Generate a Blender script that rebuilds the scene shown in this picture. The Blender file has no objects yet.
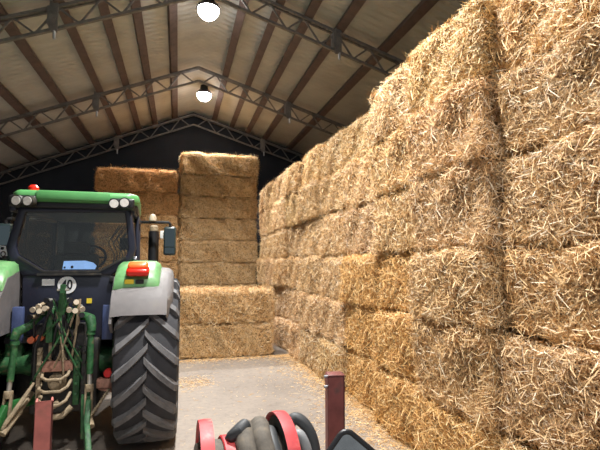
import bpy, bmesh, math, random
import numpy as np
from mathutils import Vector, Matrix
R = math.radians
PI = math.pi
S = bpy.context.scene
COL = S.collection
random.seed(4)

# ------------------------------------------------------------------ camera
CAMH = 1.85
YAW, PITCH = R(15.1), R(4.95)
cd = bpy.data.cameras.new('camera')
cam = bpy.data.objects.new('camera', cd)
COL.objects.link(cam)
cam.location = (0, 0, CAMH)
cam.rotation_euler = (PI / 2 + PITCH, 0, -YAW)
cd.sensor_width = 36
cd.lens = 450 / 600 * 36
cd.clip_start = 0.05
S.camera = cam

# ------------------------------------------------------------------ materials
def srgb(r, g, b):
    f = lambda c: (c / 255 / 12.92) if c / 255 <= .04045 else ((c / 255 + .055) / 1.055) ** 2.4
    return (f(r), f(g), f(b), 1)

def new_mat(name):
    m = bpy.data.materials.new(name)
    m.use_nodes = True
    nt = m.node_tree
    return m, nt, nt.nodes['Principled BSDF']

def noise(nt, scale, detail=4, rough=.6, coord='Object', stretch=None):
    tc = nt.nodes.new('ShaderNodeTexCoord')
    n = nt.nodes.new('ShaderNodeTexNoise')
    n.inputs['Scale'].default_value = scale
    n.inputs['Detail'].default_value = detail
    n.inputs['Roughness'].default_value = rough
    if stretch:
        mp = nt.nodes.new('ShaderNodeMapping')
        mp.inputs['Scale'].default_value = stretch
        nt.links.new(tc.outputs[coord], mp.inputs[0])
        nt.links.new(mp.outputs[0], n.inputs['Vector'])
    else:
        nt.links.new(tc.outputs[coord], n.inputs['Vector'])
    return n

def ramp(nt, src, stops):
    r = nt.nodes.new('ShaderNodeValToRGB')
    el = r.color_ramp.elements
    while len(el) < len(stops):
        el.new(.5)
    for e, (p, c) in zip(el, stops):
        e.position = p
        e.color = c
    nt.links.new(src, r.inputs[0])
    return r

def simple(name, c, rough=.5, metal=0., var=.25, scale=9., dirt=None, bump=0., spec=.5):
    """paint / plastic / metal with uneven wear and dust of its own"""
    m, nt, b = new_mat(name)
    c = srgb(*c)
    n = noise(nt, scale)
    dk = tuple(x * (1 - var) for x in c[:3]) + (1,)
    lt = tuple(min(1, x * (1 + var)) for x in c[:3]) + (1,)
    st = [(.3, dk), (.6, lt)]
    if dirt:
        st = [(.3, dk), (.55, lt), (.72, srgb(*dirt))]
    r = ramp(nt, n.outputs['Fac'], st)
    nt.links.new(r.outputs[0], b.inputs['Base Color'])
    b.inputs['Roughness'].default_value = rough
    b.inputs['Metallic'].default_value = metal
    b.inputs['Specular IOR Level'].default_value = spec
    if bump:
        bp = nt.nodes.new('ShaderNodeBump')
        bp.inputs['Strength'].default_value = bump
        bp.inputs['Distance'].default_value = .02
        nt.links.new(n.outputs['Fac'], bp.inputs['Height'])
        nt.links.new(bp.outputs[0], b.inputs['Normal'])
    return m

def emit(name, c, st):
    m, nt, b = new_mat(name)
    b.inputs['Base Color'].default_value = (.8, .8, .8, 1)
    b.inputs['Emission Color'].default_value = c
    b.inputs['Emission Strength'].default_value = st
    return m

def straw_mat(name, stops, tint=True):
    m, nt, b = new_mat(name)
    g = nt.nodes.new('ShaderNodeNewGeometry')
    r = ramp(nt, g.outputs['Random Per Island'], stops)
    out = r.outputs[0]
    if tint:
        oi = nt.nodes.new('ShaderNodeObjectInfo')
        mx = nt.nodes.new('ShaderNodeMix')
        mx.data_type = 'RGBA'
        mx.blend_type = 'MULTIPLY'
        mx.inputs[0].default_value = 1
        nt.links.new(out, mx.inputs[6])
        nt.links.new(oi.outputs['Color'], mx.inputs[7])
        out = mx.outputs[2]
    nt.links.new(out, b.inputs['Base Color'])
    b.inputs['Roughness'].default_value = .55
    b.inputs['Specular IOR Level'].default_value = .35
    return m

M = {}
M['straw'] = straw_mat('straw', [(0, srgb(134, 94, 54)), (.16, srgb(190, 148, 96)), (.42, srgb(228, 192, 136)),
                                 (.8, srgb(242, 214, 166)), (1, srgb(253, 240, 210))])
def core_mat():
    m, nt, b = new_mat('straw_core')
    n = noise(nt, 60, 5, .7)
    r = ramp(nt, n.outputs['Fac'], [(.3, srgb(84, 56, 30)), (.5, srgb(130, 92, 52)), (.7, srgb(176, 132, 80))])  # core kept darker than the stalks, painting in shade between them
    oi = nt.nodes.new('ShaderNodeObjectInfo')
    mx = nt.nodes.new('ShaderNodeMix')
    mx.data_type = 'RGBA'
    mx.blend_type = 'MULTIPLY'
    mx.inputs[0].default_value = 1
    nt.links.new(r.outputs[0], mx.inputs[6])
    nt.links.new(oi.outputs['Color'], mx.inputs[7])
    nt.links.new(mx.outputs[2], b.inputs['Base Color'])
    b.inputs['Roughness'].default_value = .8
    bp = nt.nodes.new('ShaderNodeBump')
    bp.inputs['Strength'].default_value = .6
    bp.inputs['Distance'].default_value = .02
    nt.links.new(n.outputs['Fac'], bp.inputs['Height'])
    nt.links.new(bp.outputs[0], b.inputs['Normal'])
    return m
M['core'] = core_mat()
M['twine'] = simple('twine', (226, 214, 184), .7)

def concrete():
    m, nt, b = new_mat('concrete')
    n1 = noise(nt, .55, 6, .62)
    n2 = noise(nt, 14, 6, .7)
    r1 = ramp(nt, n1.outputs['Fac'], [(.3, srgb(130, 120, 111)), (.5, srgb(149, 138, 127)), (.7, srgb(162, 150, 136))])
    r2 = ramp(nt, n2.outputs['Fac'], [(.3, (.72, .72, .73, 1)), (.5, (.95, .95, .95, 1)), (.75, (1.05, 1.03, 1, 1))])
    mx = nt.nodes.new('ShaderNodeMix')
    mx.data_type = 'RGBA'
    mx.blend_type = 'MULTIPLY'
    mx.inputs[0].default_value = 1
    nt.links.new(r1.outputs[0], mx.inputs[6])
    nt.links.new(r2.outputs[0], mx.inputs[7])
    nt.links.new(mx.outputs[2], b.inputs['Base Color'])
    b.inputs['Roughness'].default_value = .6
    bp = nt.nodes.new('ShaderNodeBump')
    bp.inputs['Strength'].default_value = .2
    bp.inputs['Distance'].default_value = .02
    nt.links.new(n2.outputs['Fac'], bp.inputs['Height'])
    nt.links.new(bp.outputs[0], b.inputs['Normal'])
    return m
M['concrete'] = concrete()
M['sheet'] = simple('fibre_cement_sheet', (184, 181, 175), .8, 0, .10, 1.4)
M['purlin'] = simple('purlin_timber', (94, 78, 74), .75, 0, .2, 6)
M['truss'] = simple('truss_steel', (118, 114, 112), .55, .3, .2, 8)
M['galv'] = simple('galvanised', (170, 172, 176), .4, .6, .15, 12)
M['wall'] = simple('wall_sheet', (30, 35, 46), .7, 0, .15, 2)  # dark blue-grey stands for deep shadow and lens flare on the back wall
M['green'] = simple('green_paint', (40, 96, 48), .35, 0, .15, 5)  # green darkened to stand for the weak light on the tractor
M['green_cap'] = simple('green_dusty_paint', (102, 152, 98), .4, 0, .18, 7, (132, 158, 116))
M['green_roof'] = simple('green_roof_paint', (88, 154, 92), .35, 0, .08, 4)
M['green_old_shaded'] = simple('green_worn_shaded_paint', (38, 82, 46), .55, 0, .45, 16, (104, 98, 70), .3)  # worn green, base also darkened because the hitch is in shade
M['navy'] = simple('black_cab_paint', (32, 34, 48), .35, 0, .2, 5)
M['panel_blue'] = simple('blue_reflection_plastic', (66, 78, 116), .45, 0, .2, 8)  # blue put into the plastic for the reflection on the step panels
M['black'] = simple('black_plastic', (24, 24, 27), .45, 0, .25, 9)
M['black_dusty'] = simple('black_dusty_metal', (40, 39, 37), .6, 0, .4, 14, (84, 74, 60))
M['rubber'] = simple('tyre_rubber', (46, 46, 50), .75, 0, .25, 6)
M['lug'] = simple('tyre_lug_rubber', (96, 95, 96), .72, 0, .2, 12)
M['fender'] = simple('fender_plastic', (160, 156, 156), .55, 0, .08, 4, (178, 172, 166))
M['yellow'] = simple('yellow_rim_paint', (214, 160, 40), .45, 0, .2, 6)
M['sticker_yellow'] = simple('yellow_sticker', (236, 208, 60), .5, 0, .05)
M['white'] = simple('white_sticker', (236, 236, 236), .5, 0, .04)
M['ink'] = simple('black_ink', (18, 18, 20), .5, 0, .05)
M['red_lens'] = simple('red_lens', (214, 40, 26), .25, 0, .1)
M['orange_lens'] = simple('orange_lens', (240, 110, 50), .25, 0, .08)
M['red'] = simple('red_knob', (220, 36, 36), .4, 0, .1)
M['steel'] = simple('bare_steel', (190, 186, 176), .35, .7, .2, 14)
M['dusty'] = simple('dusty_casting', (140, 124, 100), .7, 0, .35, 18, (110, 92, 70), .3)
M['rust_plate'] = simple('rusty_plate', (172, 126, 108), .7, 0, .3, 14, (120, 80, 64))
M['copper'] = simple('orange_cap', (190, 96, 60), .5, 0, .3, 12)
M['blue_board'] = simple('blue_board', (140, 184, 244), .5, 0, .1, 6)
M['seat'] = simple('seat_cloth', (62, 62, 64), .8, 0, .2, 20)
M['lens'] = simple('lamp_lens', (214, 212, 206), .15, 0, .12, 30)
M['beige'] = simple('beige_plastic', (188, 174, 152), .4, 0, .08)
M['mirror_back'] = simple('mirror_housing', (40, 54, 54), .35, 0, .25, 9)
M['post'] = simple('brown_steel', (112, 58, 54), .5, 0, .22, 10, (92, 62, 58))
M['post_red'] = simple('rust_red_steel', (168, 96, 88), .6, 0, .2, 10, (150, 96, 84))
M['reel_red'] = simple('worn_red_paint', (186, 56, 60), .5, 0, .2, 12, (196, 128, 122))
M['hose_dusty'] = simple('dusty_hose_rubber', (92, 86, 78), .8, 0, .25, 18, (118, 108, 94))
M['hose_dark'] = simple('dark_hose_rubber', (62, 64, 66), .55, 0, .2, 10)
M['hose_light'] = simple('grey_hose_rubber', (146, 148, 150), .5, 0, .15, 10)
def glass(name, tint, mixf):
    m, nt, b = new_mat(name)
    t = nt.nodes.new('ShaderNodeBsdfTransparent')
    t.inputs[0].default_value = tint
    gl = nt.nodes.new('ShaderNodeBsdfGlossy')
    gl.inputs['Roughness'].default_value = 0
    mx = nt.nodes.new('ShaderNodeMixShader')
    mx.inputs[0].default_value = mixf
    nt.links.new(t.outputs[0], mx.inputs[1])
    nt.links.new(gl.outputs[0], mx.inputs[2])
    nt.links.new(mx.outputs[0], nt.nodes['Material Output'].inputs[0])
    return m
M['glass'] = glass('tinted_glass', (.78, .78, .73, 1), .05)
m, nt, b = new_mat('mirror_glass')
b.inputs['Base Color'].default_value = (.14, .17, .17, 1)
b.inputs['Metallic'].default_value = 1
b.inputs['Roughness'].default_value = .12
M['mirror_glass'] = m
M['fender_shaded'] = simple('fender_shaded_plastic', (104, 100, 100), .6, 0, .15, 5)  # darker copy of the fender plastic, shade painted into the inner side
M['glass_pale'] = simple('dusty_mirror_glass', (150, 150, 148), .18, .85, .12, 16)
M['lamp_on'] = emit('lamp_lens_lit', (1, .99, .96, 1), 30)

# ------------------------------------------------------------------ mesh helpers
class MB:
    """collects shapes in one bmesh; build() links them as ONE object"""
    def __init__(s):
        s.bm = bmesh.new()
    def _add(s, vs, fs):
        v = [s.bm.verts.new(p) for p in vs]
        for f in fs:
            try:
                s.bm.faces.new([v[i] for i in f])
            except ValueError:
                pass
        return v
    def box(s, c, d, rot=None):
        c = Vector(c)
        vs = []
        for x in (-1, 1):
            for y in (-1, 1):
                for z in (-1, 1):
                    p = Vector((x * d[0] / 2, y * d[1] / 2, z * d[2] / 2))
                    if rot is not None:
                        p = rot @ p
                    vs.append(c + p)
        s._add(vs, [(0, 1, 3, 2), (4, 6, 7, 5), (0, 4, 5, 1), (2, 3, 7, 6), (0, 2, 6, 4), (1, 5, 7, 3)])
        return s
    def bar(s, a, b, w, h=None, up=(0, 0, 1)):
        a, b = Vector(a), Vector(b)
        h = h or w
        t = (b - a).normalized()
        u = Vector(up)
        if abs(t.dot(u)) > .98:
            u = Vector((0, 1, 0))
        x = t.cross(u).normalized()
        z = x.cross(t)
        vs = []
        for p in (a, b):
            for i, j in ((-1, -1), (1, -1), (1, 1), (-1, 1)):
                vs.append(p + x * i * w / 2 + z * j * h / 2)
        s._add(vs, [(3, 2, 1, 0), (4, 5, 6, 7), (0, 1, 5, 4), (1, 2, 6, 5), (2, 3, 7, 6), (3, 0, 4, 7)])
        return s
    def tube(s, pts, r, n=12, closed=False):
        pts = [Vector(p) for p in pts]
        k = len(pts)
        rs = r if isinstance(r, (list, tuple)) else [r] * k
        prev = None
        rings = []
        for i, p in enumerate(pts):
            if closed:
                t = pts[(i + 1) % k] - pts[i - 1]
            else:
                t = pts[min(i + 1, k - 1)] - pts[max(i - 1, 0)]
            t.normalize()
            if prev is None:
                u = Vector((0, 0, 1)) if abs(t.z) < .9 else Vector((0, 1, 0))
            else:
                u = prev
            u = (u - t * u.dot(t)).normalized()
            prev = u
            w = t.cross(u)
            rings.append([s.bm.verts.new(p + (u * math.cos(2 * PI * j / n) + w * math.sin(2 * PI * j / n)) * rs[i]) for j in range(n)])
        for i in range(k if closed else k - 1):
            A, B = rings[i], rings[(i + 1) % k]
            for j in range(n):
                s.bm.faces.new((A[j], A[(j + 1) % n], B[(j + 1) % n], B[j]))
        if not closed:
            s.bm.faces.new(rings[0][::-1])
            s.bm.faces.new(rings[-1])
        return s
    def cyl(s, a, b, r, n=20):
        return s.tube([a, b], r, n)
    def lathe(s, prof, c, axis='X', n=48, closed=False):
        """prof: (radius, height along axis)"""
        c = Vector(c)
        rings = []
        for r, h in prof:
            ring = []
            for j in range(n):
                a = 2 * PI * j / n
                p = {'X': (h, r * math.cos(a), r * math.sin(a)), 'Z': (r * math.cos(a), r * math.sin(a), h),
                     'Y': (r * math.sin(a), h, r * math.cos(a))}[axis]
                ring.append(s.bm.verts.new(c + Vector(p)))
            rings.append(ring)
        k = len(rings)
        for i in range(k if closed else k - 1):
            A, B = rings[i], rings[(i + 1) % k]
            for j in range(n):
                s.bm.faces.new((A[j], A[(j + 1) % n], B[(j + 1) % n], B[j]))
        if not closed:
            s.bm.faces.new(rings[0][::-1])
            s.bm.faces.new(rings[-1])
        return s
    def prism(s, poly, axis, lo, hi):
        """poly in the two other axes, extruded from lo to hi"""
        def mk(a, b, h):
            return {'X': (h, a, b), 'Y': (a, h, b), 'Z': (a, b, h)}[axis]
        n = len(poly)
        v = [s.bm.verts.new(mk(a, b, lo)) for a, b in poly] + [s.bm.verts.new(mk(a, b, hi)) for a, b in poly]
        s.bm.faces.new(v[:n][::-1])
        s.bm.faces.new(v[n:])
        for i in range(n):
            j = (i + 1) % n
            s.bm.faces.new((v[i], v[j], v[n + j], v[n + i]))
        return s
    def frame(s, outer, inner, axis, lo, hi):
        """ring between two polygons with the same number of corners"""
        def mk(a, b, h):
            return {'X': (h, a, b), 'Y': (a, h, b), 'Z': (a, b, h)}[axis]
        n = len(outer)
        g = [[s.bm.verts.new(mk(a, b, h)) for a, b in P] for P in (outer, inner) for h in (lo, hi)]
        ol, oh, il, ih = g
        for i in range(n):
            j = (i + 1) % n
            for q in ((ol[i], ol[j], oh[j], oh[i]), (il[j], il[i], ih[i], ih[j]), (ol[j], ol[i], il[i], il[j]), (oh[i], oh[j], ih[j], ih[i])):
                s.bm.faces.new(q)
        return s
    def build(s, name, mat, parent=None, bevel=0, seg=2, smooth=False):
        org = Vector(ORG.get(parent.name, (0, 0, 0))) if parent is not None else Vector((0, 0, 0))
        bm = s.bm
        if bevel:
            bmesh.ops.remove_doubles(bm, verts=bm.verts, dist=1e-5)
            es = [e for e in bm.edges if len(e.link_faces) == 2 and e.calc_face_angle(0) > .5]
            bmesh.ops.bevel(bm, geom=es, offset=bevel, segments=seg, affect='EDGES', clamp_overlap=True, profile=.5)
        bmesh.ops.recalc_face_normals(bm, faces=bm.faces)
        if not LOCAL[0]:
            for v in bm.verts:
                v.co -= org
        me = bpy.data.meshes.new(name)
        bm.to_mesh(me)
        bm.free()
        if smooth or bevel:
            for p in me.polygons:
                p.use_smooth = True
            try:
                me.set_sharp_from_angle(angle=R(38))
            except Exception:
                pass
        me.materials.append(mat if not isinstance(mat, str) else M[mat])
        o = bpy.data.objects.new(name, me)
        COL.objects.link(o)
        if parent is not None:
            o.parent = parent
            ORG[o.name] = tuple(org)
        return o
ORG = {}
LOCAL = [False]      # True while shapes are given in the parent's own coordinates

def tag(o, label, cat, group=None, kind=None):
    o['label'] = label
    o['category'] = cat
    if group:
        o['group'] = group
    if kind:
        o['kind'] = kind
    return o

def thing(name, loc, label, cat, group=None):
    o = bpy.data.objects.new(name, None)
    o.empty_display_size = .1
    o.location = loc
    COL.objects.link(o)
    ORG[o.name] = tuple(loc)
    return tag(o, label, cat, group)

def struct(o, label=None, cat=None):
    o['kind'] = 'structure'
    if label:
        o['label'] = label
        o['category'] = cat
    return o

# ------------------------------------------------------------------ barn shell
RIDGE_X, RIDGE_Z, SL, SR = .4, 7.13, .41, .31
XL, XR, YF, YB = -7.5, 6.5, -4.5, 15.75
def roof_z(x, base=RIDGE_Z):
    return base - (SL * (RIDGE_X - x) if x < RIDGE_X else SR * (x - RIDGE_X))

struct(MB().box(((XL + XR) / 2, 5.0, -.1), (XR - XL + .6, 22.5, .2)).build('floor', 'concrete'),
       'worn pale grey concrete floor of the barn', 'floor')
def roof_sheet():
    bm = bmesh.new()
    ys = np.arange(YF, YB + .05, .0295)
    xs = [XL - .2, -5.5, -3.5, -1.5, RIDGE_X, 2.4, 4.5, XR + .2]
    rows = []
    for y in ys:
        w = .012 * math.sin(2 * PI * y / .177)
        rows.append([bm.verts.new((x, y, roof_z(x) + w)) for x in xs])
    for a, b in zip(rows, rows[1:]):
        for i in range(len(xs) - 1):
            bm.faces.new((a[i], a[i + 1], b[i + 1], b[i]))
    r = bmesh.ops.extrude_face_region(bm, geom=list(bm.faces))
    for v in r['geom']:
        if isinstance(v, bmesh.types.BMVert):
            v.co.z += .03
    bmesh.ops.recalc_face_normals(bm, faces=bm.faces)
    me = bpy.data.meshes.new('ceiling')
    bm.to_mesh(me)
    bm.free()
    for p in me.polygons:
        p.use_smooth = True
    me.set_sharp_from_angle(angle=R(60))
    me.materials.append(M['sheet'])
    o = bpy.data.objects.new('ceiling', me)
    COL.objects.link(o)
    return o
struct(roof_sheet(), 'beige corrugated barn roof seen from underneath', 'ceiling')
mb = MB()
pts = [(XL, 0), (XR, 0), (XR, roof_z(XR) + .012), (RIDGE_X, RIDGE_Z + .012), (XL, roof_z(XL) + .012)]
mb.prism(pts, 'Y', YB, YB + .08)
struct(mb.build('wall_back', 'wall'), 'dark blue-grey back gable wall behind the tall stacks', 'wall')
struct(MB().box((XL - .04, 5.6, roof_z(XL) / 2 - .02), (.08, 20.3, roof_z(XL) - .04)).build('wall_left', 'wall'), 'dark left side wall of the barn', 'wall')
struct(MB().box((XR + .04, 5.6, roof_z(XR) / 2 - .02), (.08, 20.3, roof_z(XR) - .04)).build('wall_right', 'wall'), 'dark right side wall behind the straw', 'wall')

# purlins, one long timber each
PL = [-.22, -.85, -1.36, -1.95, -2.76, -3.58, -4.4, -5.2, -6.0]
PR = [1.1, 1.7, 2.25, 2.85, 3.75]
ORD = ['first', 'second', 'third', 'fourth', 'fifth', 'sixth', 'seventh', 'eighth', 'ninth', 'tenth']
for side, L in (('left', PL), ('right', PR)):
    for i, x in enumerate(L):
        z = roof_z(x) - .095
        ang = math.atan(SL) if side == 'left' else -math.atan(SR)
        rot = Matrix.Rotation(-ang, 3, 'Y')
        o = MB().box((x, (YF + YB) / 2, z), (.16, YB - YF - .02, .13), rot).build('roof_purlin', 'purlin')
        tag(o, 'brown timber roof purlin, %s one %s of the ridge lamps' % (ORD[i], side), 'purlin', 'purlins under the roof sheets')

# trusses
def truss(y, label):
    t = thing('roof_truss', (RIDGE_X, y, 0), label, 'truss', 'lattice trusses across the barn')
    top = lambda x: (x, y, roof_z(x) - .20)
    bot = lambda x: (x, y, roof_z(x) - .55)
    xl, xr = XL + .12, XR - .12
    mb = MB()
    for a, b in ((xl, RIDGE_X), (RIDGE_X, xr)):
        for dy in (-.045, .045):
            p, q = Vector(top(a)), Vector(top(b))
            p.y += dy
            q.y += dy
            mb.bar(p, q, .04, .05)
    mb.build('top_chord', 'truss', t)
    mb = MB()
    for a, b in ((xl, RIDGE_X), (RIDGE_X, xr)):
        mb.bar(bot(a), bot(b), .06, .045)
    mb.build('bottom_chord', 'truss', t)
    # zig-zag web
    for a, b, n in ((RIDGE_X - .12, xl, 12), (RIDGE_X + .12, xr, 9)):
        for i in range(n):
            x0, x1 = a + (b - a) * i / n, a + (b - a) * (i + 1) / n
            xm = (x0 + x1) / 2
            MB().bar(bot(x0), top(xm), .028).bar(top(xm), bot(x1), .028).build('web_brace', 'truss', t)
    for x in (-2.0, 2.8):
        z0, z1 = bot(x)[2], top(x)[2]
        mb = MB().box((x, y - .07, (z0 + z1) / 2), (.12, .05, z1 - z0 + .14)).box((x - .07, y, (z0 + z1) / 2 + .02), (.05, .16, .3))
        for k in range(4):
            zz = z0 + .02 + k * (z1 - z0 - .04) / 3
            mb.cyl((x + .02, y - .12, zz), (x + .02, y - .09, zz), .018, 6)
        br = mb.build('splice_plate', 'truss', t)
        MB().cyl((x + .02, y - .08, z0 - .06), (x + .02, y - .08, z0 - .2), .022, 8).build('bolt', 'galv', br)
    for x in (xl, xr):
        z = roof_z(x) - .2
        mb = MB().box((x, y - .08, z / 2), (.2, .015, z)).box((x, y + .08, z / 2), (.2, .015, z)).box((x, y, z / 2), (.012, .15, z))
        mb.build('column', 'truss', t)
truss(7.7, 'grey lattice roof truss nearest the camera, crossing above the nearer lamp')
truss(11.6, 'grey lattice roof truss, the middle one, crossing just above the farther lamp')
truss(15.4, 'thin grey lattice roof truss farthest away, against the dark back wall')

# lamps
def lamp(y, dz, label, power, lx=RIDGE_X + .05):
    z = 6.52 + dz
    t = thing('barn_lamp', (lx, y, z), label, 'lamp', 'lamps along the ridge')
    MB().cyl((lx, y, z + .24), (lx, y, RIDGE_Z - .03), .018, 8).build('hanger', 'galv', t)
    MB().lathe([(.05, .26), (.11, .24), (.12, .1), (.2, .05), (.225, 0), (.215, -.012), (.1, -.01)], (lx, y, z), 'Z', 32).build('housing', 'black', t, smooth=True)
    prof = [(.205 * math.cos(a), -.015 - .205 * math.sin(a)) for a in [i * PI / 2 / 9 for i in range(9)]] + [(.01, -.22)]
    MB().lathe(prof, (lx, y, z), 'Z', 32).build('lens', 'lamp_on', t, smooth=True)
    ld = bpy.data.lights.new('lamp_beam', 'SPOT')
    ld.energy = power
    ld.color = (1, .985, .955)
    ld.spot_size = R(124)
    ld.spot_blend = .6
    ld.shadow_soft_size = .16
    lo = bpy.data.objects.new('lamp_beam', ld)
    lo.location = (0, 0, -.3)
    lo.parent = t
    COL.objects.link(lo)
PW = 1650
lamp(13.0, .26, 'glaring round barn lamp, the farther of two, under the ridge', PW * .8, .62)
lamp(8.4, .2, 'glaring round barn lamp, the nearer of two, cut by the top edge of view', PW)
lamp(3.8, .1, 'unseen round barn lamp added under the ridge behind the tractor, above the view', PW * 1.25)  # added lamp, out of view, lighting the near bales and tractor rear
lamp(-.8, .1, 'unseen round barn lamp added under the ridge behind the camera', PW * .6)  # added lamp, out of view, lighting from behind the camera

# daylight through the open gable
w = bpy.data.worlds.new('daylight')
S.world = w
w.use_nodes = True
bg = w.node_tree.nodes['Background']
bg.inputs[0].default_value = (.80, .90, 1, 1)
bg.inputs[1].default_value = .45

# ------------------------------------------------------------------ straw bales
HX, HY, HZ = 1.125, .548, .322      # half length, half width, half height
def surf(p, seed, rad=.07):
    """box point -> softly rounded lumpy bale surface, and its normal"""
    h = np.array([HX, HY, HZ])
    q = np.clip(p, -(h - rad), h - rad)
    d = p - q
    n = d / np.maximum(np.linalg.norm(d, axis=1, keepdims=True), 1e-9)
    rs = np.random.RandomState(seed)
    disp = np.zeros(len(p))
    for k in range(9):
        f = rs.uniform(2.5, 13, 3)
        disp += np.sin((q + rad * n) @ f + rs.uniform(0, 6.28)) * .014 * (6 / np.linalg.norm(f)) ** .5
    for k in range(7):
        f = rs.uniform(22, 60, 3) * rs.choice([-1, 1], 3)
        disp += np.sin((q + rad * n) @ f + rs.uniform(0, 6.28)) * .0042
    # flakes: slight waists along the bale where the press strokes meet
    disp -= .014 * np.exp(-((((q[:, 0] + seed) % .41) - .2) / .03) ** 2)
    return q + n * (rad + disp)[:, None], n

FACES = [  # axis, sign, stalks per square metre
    (0, -1, 9500), (1, -1, 5200), (2, 1, 3400), (0, 1, 500), (1, 1, 1400), (2, -1, 500)]
def mesh_np(name, V, Q, mat, smooth=False):
    me = bpy.data.meshes.new(name)
    me.vertices.add(len(V))
    me.vertices.foreach_set('co', V.astype(np.float32).ravel())
    nq = len(Q)
    me.loops.add(nq * 4)
    me.loops.foreach_set('vertex_index', Q.astype(np.int32).ravel())
    me.polygons.add(nq)
    me.polygons.foreach_set('loop_start', np.arange(0, nq * 4, 4, dtype=np.int32))
    me.polygons.foreach_set('loop_total', np.full(nq, 4, dtype=np.int32))
    if smooth:
        me.polygons.foreach_set('use_smooth', np.ones(nq, dtype=bool))
    me.update(calc_edges=True)
    me.materials.append(mat)
    return me

def ribbons(P, N, T, L, Wd, rs, tilt, bow):
    """flat stalks: three cross-sections, two quads each"""
    n = len(P)
    B = np.cross(T, N)
    B /= np.linalg.norm(B, axis=1, keepdims=True)
    roll = rs.normal(0, .7, n)[:, None]
    Bd = B * np.cos(roll) + N * np.sin(roll)
    D0 = T * np.cos(tilt)[:, None] + N * np.sin(tilt)[:, None]
    side = B * (rs.normal(0, .12, n) * L)[:, None]
    c0 = P - D0 * (L * .35)[:, None]
    c1 = P + D0 * (L * .15)[:, None] + N * bow[:, None] + side * .5
    c2 = P + D0 * (L * .65)[:, None] + side * -.3
    hw = Bd * (Wd / 2)[:, None]
    V = np.stack([c0 - hw * .8, c0 + hw * .8, c1 - hw, c1 + hw, c2 - hw * .7, c2 + hw * .7], axis=1).reshape(-1, 3)
    i = (np.arange(n) * 6)[:, None]
    Q = np.concatenate([i + np.array([[0, 1, 3, 2]]), i + np.array([[2, 3, 5, 4]])])
    return V, Q

CY, CZ = .556, .326
def bale_meshes(seed, inner=True):
    rs = np.random.RandomState(seed)
    h = [HX, HY, HZ]
    # body: grid on every face of the box, pushed through surf()
    VV, QQ, off = [], [], 0
    PP, NN, TT = [], [], []
    for ax, sg, dens in FACES:
        a, b = [i for i in range(3) if i != ax]
        na, nb = int(h[a] * 2 / .045) + 2, int(h[b] * 2 / .045) + 2
        u, v = np.meshgrid(np.linspace(-h[a], h[a], na), np.linspace(-h[b], h[b], nb), indexing='ij')
        p = np.zeros((na * nb, 3))
        p[:, a], p[:, b], p[:, ax] = u.ravel(), v.ravel(), sg * h[ax]
        s_, n_ = surf(p, seed)
        VV.append(s_ - n_ * .032)
        idx = off + np.arange(na * nb).reshape(na, nb)
        q = np.stack([idx[:-1, :-1], idx[1:, :-1], idx[1:, 1:], idx[:-1, 1:]], axis=-1).reshape(-1, 4)
        flip = (sg > 0) == (ax == 1)
        QQ.append(q[:, ::-1] if flip else q)
        off += na * nb
        k = int(dens * 4 * h[a] * h[b])
        p = np.zeros((k, 3))
        p[:, a], p[:, b] = rs.uniform(-h[a], h[a], k), rs.uniform(-h[b], h[b], k)
        p[:, ax] = sg * h[ax]
        s_, n_ = surf(p, seed)
        t = rs.normal(0, 1, (k, 3))
        t[:, 2] *= .8
        if ax != 0:
            t[:, 0] *= .6
        t -= n_ * np.sum(t * n_, axis=1, keepdims=True)
        t /= np.linalg.norm(t, axis=1, keepdims=True)
        PP.append(s_)
        NN.append(n_)
        TT.append(t)
    VB = np.concatenate(VV)
    VB[:, 1] = np.clip(VB[:, 1], -CY, CY)
    VB[:, 2] = np.clip(VB[:, 2], -CZ, CZ)
    body = mesh_np('straw_bale', VB, np.concatenate(QQ), M['core'], True)
    P, N, T = np.concatenate(PP), np.concatenate(NN), np.concatenate(TT)
    k = len(P)
    L = np.clip(rs.lognormal(math.log(.085), .45, k), .03, .26)
    Wd = rs.uniform(.003, .0068, k)
    tilt = np.abs(rs.normal(0, .30, k)) + .02
    wild = rs.uniform(0, 1, k) < .03
    tilt[wild] += rs.uniform(.2, .7, wild.sum())
    bow = np.abs(rs.normal(.006, .006, k))
    V, Q = ribbons(P - N * rs.uniform(-.006, .022, k)[:, None], N, T, L, Wd, rs, tilt, bow)
    # stalks may hang over the seams only close to the open faces
    fr = np.clip(1 - (V[:, 0] + HX) / .14, 0, 1) * .034
    fz = np.maximum(fr, np.clip(1 - (V[:, 1] + HY) / .12, 0, 1) * .035)
    V[:, 1] = np.clip(V[:, 1], -CY - (0 if inner else .03) - fr, CY + fr)
    V[:, 2] = np.clip(V[:, 2], -CZ - fz, CZ + fz if inner else 9)
    stalks = mesh_np('straw_stalks', V, Q, M['straw'])
    return body, stalks
VAR = [bale_meshes(s) for s in (11, 23, 37, 41)]
VTOP = [bale_meshes(s, False) for s in (17, 29, 53)]     # free on top, for the uppermost bales

rng = random.Random(8)
def bale(loc, label, group, tint, rz=0., sc=(1, 1, 1), top=False):
    body, stalks = rng.choice(VTOP if top else VAR)
    o = bpy.data.objects.new('straw_bale', body)
    COL.objects.link(o)
    o.location = loc
    o.rotation_euler = (0, 0, rz)
    o.scale = sc
    o.color = tint + (1,)
    tag(o, label, 'straw bale', group)
    c = bpy.data.objects.new('straw_stalks', stalks)
    COL.objects.link(c)
    c.parent = o
    c.color = tint + (1,)
    c['kind'] = 'stuff'
    return o

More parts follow.
